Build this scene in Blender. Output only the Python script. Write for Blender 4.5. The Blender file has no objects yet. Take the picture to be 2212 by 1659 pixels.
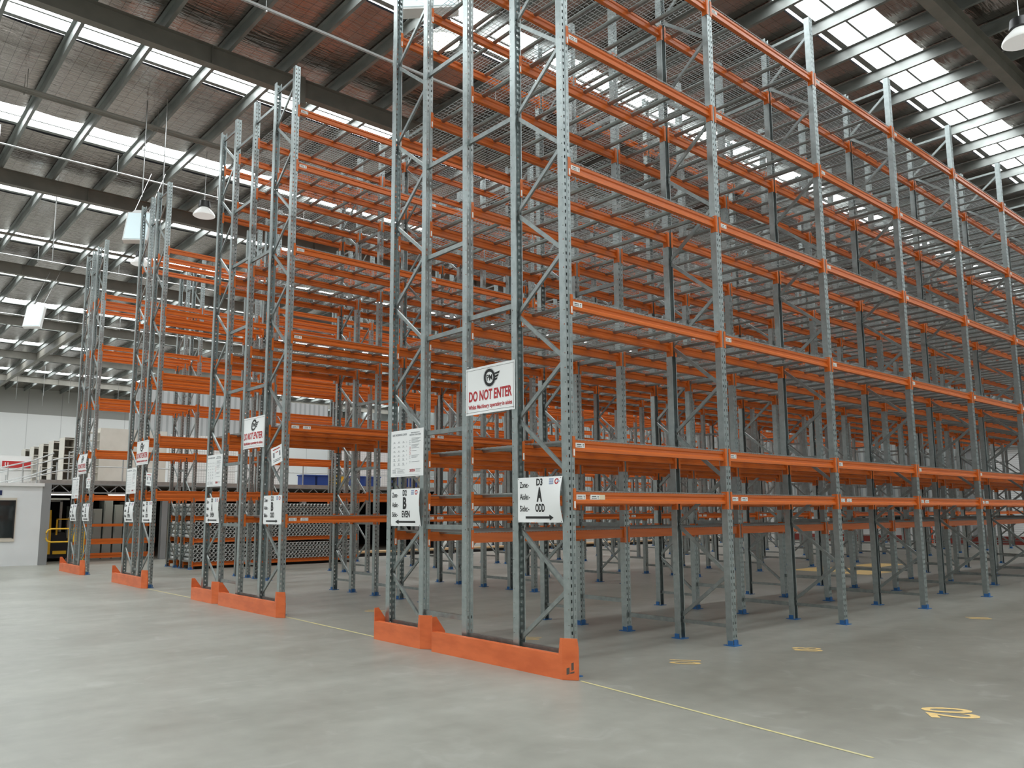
import bpy, bmesh, math, random
from mathutils import Vector, Matrix
random.seed(7)
C = bpy.context.scene.collection
PI = math.pi

# ---------------------------------------------------------------- materials
def nt(name):
    m = bpy.data.materials.new(name); m.use_nodes = True
    t = m.node_tree; b = t.nodes['Principled BSDF']
    return m, t, b
def simple(name, col, rough=.5, metal=0., spec=.5, emit=None, es=1.):
    m, t, b = nt(name)
    b.inputs['Base Color'].default_value = (*col, 1); b.inputs['Roughness'].default_value = rough
    b.inputs['Metallic'].default_value = metal; b.inputs['Specular IOR Level'].default_value = spec
    if emit:
        b.inputs['Emission Color'].default_value = (*emit, 1); b.inputs['Emission Strength'].default_value = es
    return m
def node(t, kind, **kw):
    n = t.nodes.new(kind)
    for k, v in kw.items(): setattr(n, k, v)
    return n
def noise_mat(name, c1, c2, scale=5., detail=4., rough=.5, metal=0., lo=.35, hi=.65, stretch=(1,1,1), bump=0., coord='Object', rr=None, spec=.5):
    m, t, b = nt(name)
    tc = node(t, 'ShaderNodeTexCoord'); mp = node(t, 'ShaderNodeMapping'); mp.inputs['Scale'].default_value = stretch
    ns = node(t, 'ShaderNodeTexNoise'); ns.inputs['Scale'].default_value = scale; ns.inputs['Detail'].default_value = detail
    cr = node(t, 'ShaderNodeValToRGB')
    cr.color_ramp.elements[0].position = lo; cr.color_ramp.elements[1].position = hi
    cr.color_ramp.elements[0].color = (*c1, 1); cr.color_ramp.elements[1].color = (*c2, 1)
    t.links.new(tc.outputs[coord], mp.inputs[0]); t.links.new(mp.outputs[0], ns.inputs['Vector'])
    t.links.new(ns.outputs['Fac'], cr.inputs[0]); t.links.new(cr.outputs[0], b.inputs['Base Color'])
    b.inputs['Roughness'].default_value = rough; b.inputs['Metallic'].default_value = metal
    b.inputs['Specular IOR Level'].default_value = spec
    if rr:
        mr = node(t, 'ShaderNodeMapRange'); mr.inputs['To Min'].default_value = rr[0]; mr.inputs['To Max'].default_value = rr[1]
        t.links.new(ns.outputs['Fac'], mr.inputs['Value']); t.links.new(mr.outputs[0], b.inputs['Roughness'])
    if bump:
        bp = node(t, 'ShaderNodeBump'); bp.inputs['Strength'].default_value = bump; bp.inputs['Distance'].default_value = .02
        t.links.new(ns.outputs['Fac'], bp.inputs['Height']); t.links.new(bp.outputs[0], b.inputs['Normal'])
    return m

M = {}
M['galv'] = noise_mat('galvanised_steel', (.36,.405,.402), (.45,.495,.49), 14, 4, .38, .95, .3, .7, rr=(.30,.44))
M['galv_dark'] = noise_mat('galvanised_brace', (.27,.30,.295), (.36,.39,.38), 14, 3, .36, .9, .3, .7)
M['wire'] = simple('zinc_wire', (.40,.42,.41), .4, .7)
M['orange'] = noise_mat('orange_powder_coat', (.56,.122,.018), (.69,.158,.025), 9, 4, .26, 0, .3, .7, (1,.25,4))
M['guard'] = noise_mat('orange_guard_paint', (.62,.125,.033), (.74,.165,.048), 3, 6, .42, 0, .35, .6, (1,1,3), bump=.05)
M['blue'] = simple('blue_paint', (.025,.13,.34), .5)
M['pipe'] = simple('grey_pvc', (.62,.64,.62), .35)
M['sign'] = simple('white_sign_panel', (.86,.87,.86), .35)
M['black'] = simple('black_print', (.012,.012,.012), .5)
M['grey_print'] = simple('grey_print', (.22,.23,.25), .5)
M['red'] = simple('red_print', (.45,.02,.025), .5)
M['blueprint'] = simple('pale_blue_print', (.22,.30,.50), .5)
M['label'] = simple('label_white', (.84,.84,.80), .5)
M['cream'] = simple('cream_label', (.78,.68,.48), .5)
M['rafter'] = noise_mat('rafter_paint', (.175,.165,.14), (.215,.20,.17), 2, 3, .55)
M['purlin'] = noise_mat('purlin_zinc', (.17,.18,.17), (.24,.255,.24), 3, 3, .45, .15, stretch=(.5,1,1))
M['yellow'] = simple('safety_yellow', (.85,.50,.03), .45)
M['yline'] = noise_mat('worn_yellow_line', (.50,.47,.30), (.62,.54,.24), 9, 5, .6, 0, .3, .6)
M['stencil'] = noise_mat('yellow_stencil', (.62,.47,.24), (.80,.55,.20), 30, 5, .6, 0, .3, .6)
M['officewall'] = noise_mat('office_wall', (.72,.74,.74), (.76,.78,.78), 1, 3, .6)
M['darkglass'] = simple('dark_glass', (.02,.025,.025), .05)
M['trimbeige'] = simple('beige_trim', (.62,.57,.48), .5)
M['steelgrey'] = simple('grey_painted_steel', (.28,.29,.29), .5, .2)
M['locker'] = noise_mat('beige_cabinet', (.60,.57,.50), (.66,.63,.56), 2, 3, .5)
M['lockerin'] = simple('cabinet_inside', (.30,.28,.24), .6)
M['rail'] = simple('galv_rail', (.45,.46,.45), .4, .6)
M['mezz'] = noise_mat('mezzanine_steel', (.27,.25,.23), (.35,.32,.29), 3, 3, .6)
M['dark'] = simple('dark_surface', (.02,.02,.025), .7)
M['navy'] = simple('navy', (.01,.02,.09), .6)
M['rubber'] = simple('black_rubber', (.012,.012,.012), .8)
M['timber'] = noise_mat('timber', (.60,.40,.20), (.72,.50,.27), 6, 4, .6, stretch=(4,.4,4))
M['whitepanel'] = simple('white_panel', (.80,.80,.78), .6)
M['lampbody'] = simple('lamp_black', (.02,.02,.02), .4)
M['lampglass'] = simple('lamp_diffuser', (.75,.77,.75), .25, emit=(1,1,.97), es=.35)
M['lamplit'] = simple('lit_lamp', (1,1,1), .3, emit=(1,.97,.8), es=6.)
M['panelglow'] = simple('panel_lens', (.72,.85,.88), .3, emit=(.75,.95,1), es=.35)
M['chrome'] = simple('zinc_chain', (.45,.45,.44), .35, .8)
M['farlow'] = simple('far_lower_wall', (.52,.53,.52), .6)
M['concol'] = noise_mat('concrete_column', (.25,.25,.235), (.33,.33,.31), 4, 5, .8)
M['redkerb'] = simple('dark_red_kerb', (.22,.03,.02), .6)
M['bluebin'] = simple('blue_bin', (.02,.06,.25), .4)
M['pale'] = simple('pale_green_steel', (.50,.57,.56), .35, .2)
M['plasticbag'] = simple('plastic_bag', (.7,.68,.68), .3)
M['card'] = simple('cardboard', (.45,.30,.17), .8)

# skylight sheets: translucent fibreglass lit by the day sky outside
m, t, b = nt('lit_skylight_sheet'); M['sky'] = m
b.inputs['Base Color'].default_value = (.9,.9,.9,1); b.inputs['Emission Color'].default_value = (.93,.98,1,1); b.inputs['Emission Strength'].default_value = 13.

# concrete floor
m, t, b = nt('polished_concrete'); M['floor'] = m
tc = node(t, 'ShaderNodeTexCoord')
n1 = node(t, 'ShaderNodeTexNoise'); n1.inputs['Scale'].default_value = .42; n1.inputs['Detail'].default_value = 7; n1.inputs['Roughness'].default_value = .6
n2 = node(t, 'ShaderNodeTexNoise'); n2.inputs['Scale'].default_value = 5; n2.inputs['Detail'].default_value = 6
mp = node(t, 'ShaderNodeMapping'); mp.inputs['Scale'].default_value = (2.2,.5,1); mp.inputs['Rotation'].default_value = (0,0,.5)
n3 = node(t, 'ShaderNodeTexNoise'); n3.inputs['Scale'].default_value = 1.3; n3.inputs['Detail'].default_value = 5
for n in (n1, n2): t.links.new(tc.outputs['Object'], n.inputs['Vector'])
t.links.new(tc.outputs['Object'], mp.inputs[0]); t.links.new(mp.outputs[0], n3.inputs['Vector'])
cr = node(t, 'ShaderNodeValToRGB'); cr.color_ramp.elements[0].position = .36; cr.color_ramp.elements[1].position = .64
cr.color_ramp.elements[0].color = (.235,.235,.202,1); cr.color_ramp.elements[1].color = (.342,.342,.302,1)
mx = node(t, 'ShaderNodeMix', data_type='FLOAT'); mx.inputs['Factor'].default_value = .35
t.links.new(n1.outputs['Fac'], mx.inputs['A']); t.links.new(n3.outputs['Fac'], mx.inputs['B'])
mx2 = node(t, 'ShaderNodeMix', data_type='FLOAT'); mx2.inputs['Factor'].default_value = .25
t.links.new(mx.outputs['Result'], mx2.inputs['A']); t.links.new(n2.outputs['Fac'], mx2.inputs['B'])
t.links.new(mx2.outputs['Result'], cr.inputs[0])
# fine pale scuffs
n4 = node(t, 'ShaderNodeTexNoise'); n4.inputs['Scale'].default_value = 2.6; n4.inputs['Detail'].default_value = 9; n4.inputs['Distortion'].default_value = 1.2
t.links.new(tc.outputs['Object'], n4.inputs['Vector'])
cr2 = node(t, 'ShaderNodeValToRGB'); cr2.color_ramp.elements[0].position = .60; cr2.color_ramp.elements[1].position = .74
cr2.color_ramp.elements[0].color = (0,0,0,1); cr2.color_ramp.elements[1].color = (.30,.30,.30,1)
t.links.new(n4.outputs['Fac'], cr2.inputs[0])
sp = node(t, 'ShaderNodeSeparateXYZ'); t.links.new(tc.outputs['Object'], sp.inputs[0])
def fmath(op, a, b_=None, c=None):
    n = node(t, 'ShaderNodeMath', operation=op)
    for i, q in enumerate((a, b_, c)):
        if q is None: continue
        if isinstance(q, (int, float)): n.inputs[i].default_value = q
        else: t.links.new(q, n.inputs[i])
    return n.outputs[0]
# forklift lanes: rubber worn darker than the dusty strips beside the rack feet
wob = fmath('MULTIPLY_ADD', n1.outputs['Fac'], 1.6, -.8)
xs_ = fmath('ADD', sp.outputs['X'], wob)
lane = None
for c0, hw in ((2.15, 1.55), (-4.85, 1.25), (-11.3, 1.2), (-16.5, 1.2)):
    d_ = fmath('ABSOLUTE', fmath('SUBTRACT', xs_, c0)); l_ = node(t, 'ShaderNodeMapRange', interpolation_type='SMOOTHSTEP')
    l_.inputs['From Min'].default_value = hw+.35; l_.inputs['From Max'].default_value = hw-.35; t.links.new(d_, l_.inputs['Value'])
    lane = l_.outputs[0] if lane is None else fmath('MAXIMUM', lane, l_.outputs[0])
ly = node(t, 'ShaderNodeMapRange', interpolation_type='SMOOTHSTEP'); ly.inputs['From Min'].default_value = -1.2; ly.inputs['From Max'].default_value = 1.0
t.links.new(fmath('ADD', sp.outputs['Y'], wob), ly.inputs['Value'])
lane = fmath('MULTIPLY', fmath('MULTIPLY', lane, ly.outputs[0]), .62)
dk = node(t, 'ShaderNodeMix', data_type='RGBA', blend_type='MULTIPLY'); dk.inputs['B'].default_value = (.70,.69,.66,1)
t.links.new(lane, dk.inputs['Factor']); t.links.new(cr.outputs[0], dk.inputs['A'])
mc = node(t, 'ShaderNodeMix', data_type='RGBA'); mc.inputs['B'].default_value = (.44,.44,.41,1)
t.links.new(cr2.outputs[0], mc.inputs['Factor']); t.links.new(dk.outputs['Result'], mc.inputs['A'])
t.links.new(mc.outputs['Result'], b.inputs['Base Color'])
mr = node(t, 'ShaderNodeMapRange'); mr.inputs['To Min'].default_value = .22; mr.inputs['To Max'].default_value = .55
t.links.new(n1.outputs['Fac'], mr.inputs['Value']); t.links.new(mr.outputs[0], b.inputs['Roughness'])
b.inputs['Specular IOR Level'].default_value = .45

# reflective foil insulation on safety mesh
m, t, b = nt('roof_foil'); M['foil'] = m
tc = node(t, 'ShaderNodeTexCoord')
mp = node(t, 'ShaderNodeMapping'); mp.inputs['Scale'].default_value = (8.0,1.1,1)
ns = node(t, 'ShaderNodeTexNoise'); ns.inputs['Scale'].default_value = 1.5; ns.inputs['Detail'].default_value = 5; ns.inputs['Distortion'].default_value = .8
t.links.new(tc.outputs['Object'], mp.inputs[0]); t.links.new(mp.outputs[0], ns.inputs['Vector'])
sx = node(t, 'ShaderNodeSeparateXYZ'); t.links.new(tc.outputs['Object'], sx.inputs[0])
def lines(axis, pitch, w):
    a = node(t, 'ShaderNodeMath', operation='PINGPONG'); a.inputs[1].default_value = pitch/2
    t.links.new(sx.outputs[axis], a.inputs[0])
    c = node(t, 'ShaderNodeMath', operation='LESS_THAN'); c.inputs[1].default_value = w
    t.links.new(a.outputs[0], c.inputs[0]); return c
l1 = lines('X', .30, .005); l2 = lines('Y', .235, .004)
mxm = node(t, 'ShaderNodeMath', operation='MAXIMUM'); t.links.new(l1.outputs[0], mxm.inputs[0]); t.links.new(l2.outputs[0], mxm.inputs[1])
mc = node(t, 'ShaderNodeMix', data_type='RGBA'); mc.inputs['A'].default_value = (.37,.33,.30,1); mc.inputs['B'].default_value = (.14,.13,.12,1)
t.links.new(mxm.outputs[0], mc.inputs['Factor']); t.links.new(mc.outputs['Result'], b.inputs['Base Color'])
b.inputs['Metallic'].default_value = .92; b.inputs['Roughness'].default_value = .09
bp = node(t, 'ShaderNodeBump'); bp.inputs['Strength'].default_value = .55; bp.inputs['Distance'].default_value = .03
t.links.new(ns.outputs['Fac'], bp.inputs['Height']); t.links.new(bp.outputs[0], b.inputs['Normal'])

def striped(name, c1, c2, axis, pitch, frac=.08, rough=.7, extra=None):
    m, t, b = nt(name)
    tc = node(t, 'ShaderNodeTexCoord'); sx = node(t, 'ShaderNodeSeparateXYZ'); t.links.new(tc.outputs['Object'], sx.inputs[0])
    out = None
    for ax in axis:
        a = node(t, 'ShaderNodeMath', operation='PINGPONG'); a.inputs[1].default_value = pitch/2; t.links.new(sx.outputs[ax], a.inputs[0])
        c = node(t, 'ShaderNodeMath', operation='LESS_THAN'); c.inputs[1].default_value = pitch*frac/2; t.links.new(a.outputs[0], c.inputs[0])
        if out is None: out = c
        else:
            q = node(t, 'ShaderNodeMath', operation='MAXIMUM'); t.links.new(out.outputs[0], q.inputs[0]); t.links.new(c.outputs[0], q.inputs[1]); out = q
    mc = node(t, 'ShaderNodeMix', data_type='RGBA'); mc.inputs['A'].default_value = (*c1,1); mc.inputs['B'].default_value = (*c2,1)
    t.links.new(out.outputs[0], mc.inputs['Factor']); t.links.new(mc.outputs['Result'], b.inputs['Base Color'])
    b.inputs['Roughness'].default_value = rough
    return m
M['farwall_low'] = striped('painted_tilt_panel', (.86,.86,.85), (.62,.62,.61), 'Y', 2.6, .02)
M['farwall_up'] = striped('bare_tilt_panel', (.36,.355,.33), (.24,.24,.23), 'Y', 2.6, .02)
M['corr'] = striped('corrugated_sheet', (.34,.36,.35), (.22,.24,.24), 'X', .25, .4)
M['corry'] = striped('corrugated_sheet_side', (.50,.52,.52), (.36,.38,.38), 'Y', .25, .4)
M['shutter'] = striped('roller_shutter_slats', (.82,.83,.82), (.60,.61,.60), 'Z', .10, .25)
M['cage'] = striped('white_grid_panel', (.80,.80,.77), (.50,.50,.48), 'YZ', .10, .14)

# ---------------------------------------------------------------- mesh helpers
class MB:
    def __init__(s): s.v = []; s.f = []
    def quad(s, a, b, c, d):
        n = len(s.v); s.v += [tuple(a), tuple(b), tuple(c), tuple(d)]; s.f.append((n, n+1, n+2, n+3)); return s
    def box(s, x0, x1, y0, y1, z0, z1):
        n = len(s.v)
        s.v += [(x0,y0,z0),(x1,y0,z0),(x1,y1,z0),(x0,y1,z0),(x0,y0,z1),(x1,y0,z1),(x1,y1,z1),(x0,y1,z1)]
        s.f += [(n+3,n+2,n+1,n),(n+4,n+5,n+6,n+7),(n,n+1,n+5,n+4),(n+1,n+2,n+6,n+5),(n+2,n+3,n+7,n+6),(n+3,n,n+4,n+7)]
        return s
    def bar(s, p, q, w, h=None, up=(0,1,0), cap=True):
        """rectangular bar from p to q; w along the side direction, h along the other"""
        h = h or w; p = Vector(p); q = Vector(q); d = (q-p).normalized(); u = Vector(up)
        a = d.cross(u)
        if a.length < 1e-4: a = d.cross(Vector((1,0,0)))
        a.normalize(); c = a.cross(d).normalized()
        n = len(s.v)
        for o in (p, q):
            for sa, sc in ((-1,-1),(1,-1),(1,1),(-1,1)): s.v.append(tuple(o + a*sa*w/2 + c*sc*h/2))
        for i in range(4): s.f.append((n+i, n+(i+1)%4, n+4+(i+1)%4, n+4+i))
        if cap: s.f += [(n+3,n+2,n+1,n),(n+4,n+5,n+6,n+7)]
        return s
    def tube(s, pts, r, seg=8, cap=True):
        pts = [Vector(p) for p in pts]; n0 = len(s.v)
        for i, p in enumerate(pts):
            d = (pts[min(i+1,len(pts)-1)] - pts[max(i-1,0)]).normalized()
            a = d.cross(Vector((0,0,1)))
            if a.length < 1e-3: a = d.cross(Vector((1,0,0)))
            a.normalize(); c = a.cross(d)
            rr = r[i] if isinstance(r, (list, tuple)) else r
            for k in range(seg):
                t = 2*PI*k/seg; s.v.append(tuple(p + a*math.cos(t)*rr + c*math.sin(t)*rr))
        for i in range(len(pts)-1):
            for k in range(seg):
                s.f.append((n0+i*seg+k, n0+i*seg+(k+1)%seg, n0+(i+1)*seg+(k+1)%seg, n0+(i+1)*seg+k))
        if cap:
            s.f.append(tuple(n0+k for k in reversed(range(seg)))); e = n0+(len(pts)-1)*seg
            s.f.append(tuple(e+k for k in range(seg)))
        return s
    def prism(s, prof, y0, y1, axis='y'):
        """closed profile [(a,b)...] extruded; axis y: (x,z) profile, axis x: (y,z) profile, axis z: (x,y)"""
        n = len(s.v); k = len(prof)
        for t in (y0, y1):
            for a, b_ in prof:
                s.v.append((a,t,b_) if axis=='y' else (t,a,b_) if axis=='x' else (a,b_,t))
        for i in range(k): s.f.append((n+i, n+(i+1)%k, n+k+(i+1)%k, n+k+i))
        s.f.append(tuple(n+i for i in reversed(range(k)))); s.f.append(tuple(n+k+i for i in range(k)))
        return s
    def add(s, o, off=(0,0,0), rot=False):
        n = len(s.v); dx, dy, dz = off; q = -1 if rot else 1
        s.v += [(x*q+dx, y*q+dy, z+dz) for x, y, z in o.v]
        s.f += [tuple(i+n for i in f) for f in o.f]; return s
    def mesh(s, name, mat):
        me = bpy.data.meshes.new(name); me.from_pydata(s.v, [], s.f); me.materials.append(mat)
        bm = bmesh.new(); bm.from_mesh(me); bmesh.ops.recalc_face_normals(bm, faces=bm.faces); bm.to_mesh(me); bm.free()
        me.update(); return me
def link(name, me, parent=None, loc=(0,0,0), rz=0):
    o = bpy.data.objects.new(name, me); C.objects.link(o)
    if parent: o.parent = parent
    o.location = loc; o.rotation_euler = (0,0,rz); return o
def smooth(me, ang=40):
    for p in me.polygons: p.use_smooth = True
    try: me.set_sharp_from_angle(angle=math.radians(ang))
    except Exception: pass
    return me
def obj(name, mb, mat, parent=None, loc=(0,0,0), rz=0, sm=False):
    me = mb.mesh(name, mat)
    if sm: smooth(me)
    return link(name, me, parent, loc, rz)
def tag(o, label, cat=None, group=None, kind=None):
    o['label'] = label
    if cat: o['category'] = cat
    if group: o['group'] = group
    if kind: o['kind'] = kind
    return o
def thing(name, label, cat, loc=(0,0,0), rz=0, group=None):
    o = bpy.data.objects.new(name, None); C.objects.link(o); o.location = loc; o.rotation_euler = (0,0,rz); o.empty_display_size = .1
    return tag(o, label, cat, group)
def struct(name, mb, mat, label, cat):
    return tag(obj(name, mb, mat), label, cat, kind='structure')

# ---------------------------------------------------------------- layout (metres)
B = 2.757
ROW = dict(m2=-3.263, m1=-2.516, p1=-1.653, p2=-.763, p3=0., qm2=-9.697, qm1=-8.967, q1=-8.083, q2=-7.191, q3=-6.457,
           g0=-28.6, g1=-27.8, g2=-24.95, g3=-24.15, r0=-14.847, r1=-14.122, r2=-13.65, r3=-12.923, s0=-20.086, s1=-19.415, s2=-18.895, s3=-18.142)
LP = [1.40, 1.84, 2.37, 3.86, 5.37, 6.88, 8.38]
LQ = [1.59, 3.10, 4.61, 6.12, 7.61, 8.60]
LR = [2.15, 3.38, 4.82, 6.31, 7.76]
PT = 9.30

# upright post mesh: perforated face towards +X
def post_mesh():
    s = MB(); H = PT; D = .043; W = .05; pitch = .076; nh = int(H/pitch)
    ys = [-.05, -.033, -.017, -.007, 0, .007, .017, .033, .05]
    def strip(y0, y1, x0=D, x1=D): s.quad((x0,y0,0),(x1,y1,0),(x1,y1,H),(x0,y0,H))
    strip(-.05,-.033); strip(-.017,-.007); strip(.007,.017); strip(.033,.05)
    strip(-.007,-.003,D,D-.008); strip(-.003,.003,D-.008,D-.008); strip(.003,.007,D-.008,D)
    for (a, b_) in ((-.033,-.017),(.017,.033)):
        z = 0
        for k in range(nh):
            z1 = k*pitch + .022; s.quad((D,a,z),(D,b_,z),(D,b_,z1),(D,a,z1)); z = z1 + .032
        s.quad((D,a,z),(D,b_,z),(D,b_,H),(D,a,H))
    for sy in (-1, 1):
        y = sy*W; s.quad((D,y,0),(.030,y,0),(.030,y,H),(D,y,H)); s.quad((.020,y,0),(-D,y,0),(-D,y,H),(.020,y,H))
        z = 0
        for k in range(nh//2):
            z1 = k*pitch*2 + .03; s.quad((.030,y,z),(.020,y,z),(.020,y,z1),(.030,y,z1)); z = z1 + .012
        s.quad((.030,y,z),(.020,y,z),(.020,y,H),(.030,y,H))
        s.quad((-D,y,0),(-D,y-sy*.012,0),(-D,y-sy*.012,H),(-D,y,H))
        s.quad((-D,y-sy*.012,0),(-D+.014,y-sy*.013,0),(-D+.014,y-sy*.013,H),(-D,y-sy*.012,H))
    return s
POST = post_mesh(); POST_ME = POST.mesh('upright_post', M['galv'])
FOOT = MB().box(-.075,.085,-.075,.075,0,.008).box(.046,.052,-.035,.035,.008,.070).box(-.02,.046,-.060,-.052,.008,.060).box(-.02,.046,.052,.060,.008,.060)
FOOT_ME = FOOT.mesh('foot_plate', M['blue'])

# beam spanning one bay, top at z=0 of the connector; step ledge towards +X
def beam_mb(y0=.056, y1=B-.056, plain=False, conn=True):
    s = MB(); t = -.035; h = .115
    if plain: prof = [(-.028,t),(.026,t),(.026,t-h),(-.028,t-h)]
    else: prof = [(-.028,t),(.020,t),(.020,t-.030),(.007,t-.042),(.007,t-.070),(.026,t-.086),(.026,t-h),(-.028,t-h)]
    return s.prism(prof, y0, y1)
def conn_mb(end):
    """L plate hooked on the post, end=0 low-y end, 1 high-y end"""
    s = MB(); q = 1 if end == 0 else -1; y = 0 if end == 0 else B
    def bx(x0,x1,a,b_,z0,z1):
        ya, yb = y+q*a, y+q*b_; s.box(x0,x1,min(ya,yb),max(ya,yb),z0,z1)
    bx(-.03,.050,.0505,.0565,-.215,0); bx(.0435,.050,.020,.0505,-.215,0)
    return s
BEAM = beam_mb(); BEAMP = beam_mb(plain=True); CN0 = conn_mb(0); CN1 = conn_mb(1)
BEAM_ME = BEAM.mesh('beam', M['orange']); BEAMP_ME = BEAMP.mesh('beam_plain', M['orange'])
CN0_ME = CN0.mesh('end_connector', M['orange']); CN1_ME = CN1.mesh('end_connector', M['orange'])
CLIP = MB().box(.050,.054,.026,.044,-.20,-.13)
CLIP_ME = CLIP.mesh('safety_clip', M['label'])

def wire_mb(x0, x1):
    s = MB(); r = .0045; ya, yb = .07, B-.07; z = 0
    n = 52
    for i in range(n+1):
        y = ya + (yb-ya)*i/n
        s.bar((x0-.03,y,z),(x1+.03,y,z), r, r, (0,0,1), False)
        s.bar((x1+.03,y,z),(x1+.032,y,z-.008), r, r, (0,1,0), False); s.bar((x0-.03,y,z),(x0-.032,y,z-.008), r, r, (0,1,0), False)
    k = max(2, round((x1-x0)/.085))
    for i in range(k+1):
        x = x0 + (x1-x0)*i/k; s.bar((x,ya,z+r),(x,yb,z+r), r, r, (0,0,1), False)
    for x in (x1+.03, x0-.03): s.bar((x,ya,z+r),(x,yb,z+r), r, r, (0,0,1), False)
    return s
def bar1_mb(x0, x1, y=0):
    prof = [(y-.032,-.004),(y+.032,-.004),(y+.032,-.012),(y+.018,-.034),(y-.018,-.034),(y-.032,-.012)]
    return MB().prism(prof, x0+.012, x1-.03, 'x')
BARY = [.235 + .4575*i for i in range(6)]
def bars_mb(x0, x1):
    s = MB()
    for y in BARY: s.add(bar1_mb(x0, x1, y))
    return s
DECKS = {}
def deck_me(w):
    k = round(w, 3)
    if k not in DECKS:
        a, b_ = wire_mb(0, w), bars_mb(0, w)
        DECKS[k] = (a, b_, a.mesh('mesh_deck', M['wire']), bar1_mb(0, w).mesh('support_bar', M['galv_dark']))
    return DECKS[k]

LABELS = MB()
for y in (.09, .30):
    LABELS.box(.0075,.0215,y,y+.135,-.112,-.062)
LAB_ME = LABELS.mesh('price_label', M['label'])
LT = MB()
for y in (.09, .30):
    for i in range(7): LT.box(.0216,.0222,y+.018+i*.011,y+.018+i*.011+(.006 if i%2 else .004),-.105,-.092)
    LT.box(.0216,.0222,y+.018,y+.085,-.083,-.075); LT.box(.0216,.0222,y+.110,y+.115,-.105,-.073); LT.box(.0216,.0222,y+.104,y+.121,-.081,-.074)
LT_ME = LT.mesh('barcode_print', M['black'])
LT1 = MB(); y = .09
for i in range(7): LT1.box(.0216,.0222,y+.018+i*.011,y+.018+i*.011+(.006 if i%2 else .004),-.105,-.092)
LT1.box(.0216,.0222,y+.018,y+.085,-.083,-.075).box(.0216,.0222,y+.110,y+.115,-.105,-.073).box(.0216,.0222,y+.104,y+.121,-.081,-.074)
LT1_ME = LT1.mesh('barcode_print', M['black'])
LAB1 = MB().box(.0075,.0215,.09,.225,-.112,-.062); LAB1_ME = LAB1.mesh('price_label', M['label'])

def brace_mb(xa, xb, facing_b=True, top=PT):
    """zigzag bracing between posts at xa<xb; long-offset nodes on the aisle side post"""
    s = MB(); a, b_ = (xa+.03, xb-.03)
    za, zb = (.27, .84) if facing_b else (.84, .27)
    nodes = []
    k = 0
    zz = [(a, za + 1.17*i) for i in range(9)] + [(b_, zb + 1.17*i) for i in range(9)]
    zz = sorted([p for p in zz if p[1] < top-.1], key=lambda p: p[1])
    for p, q in zip(zz, zz[1:]): s.bar((p[0],0,p[1]+.015),(q[0],0,q[1]-.015), .042, .026, (0,1,0))
    s.bar((xa+.03,0,.225),(xb-.03,0,.225), .042, .026, (0,1,0)); s.bar((xa+.03,0,top-.18),(xb-.03,0,top-.18), .042, .026, (0,1,0))
    return s
def spacer_mb(xa, xb, z): return MB().bar((xa+.045,-.0,z),(xb-.035,0,z), .055, .034, (0,1,0)).box(xa+.043,xa+.05,-.03,.03,z-.035,z+.035)

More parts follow.
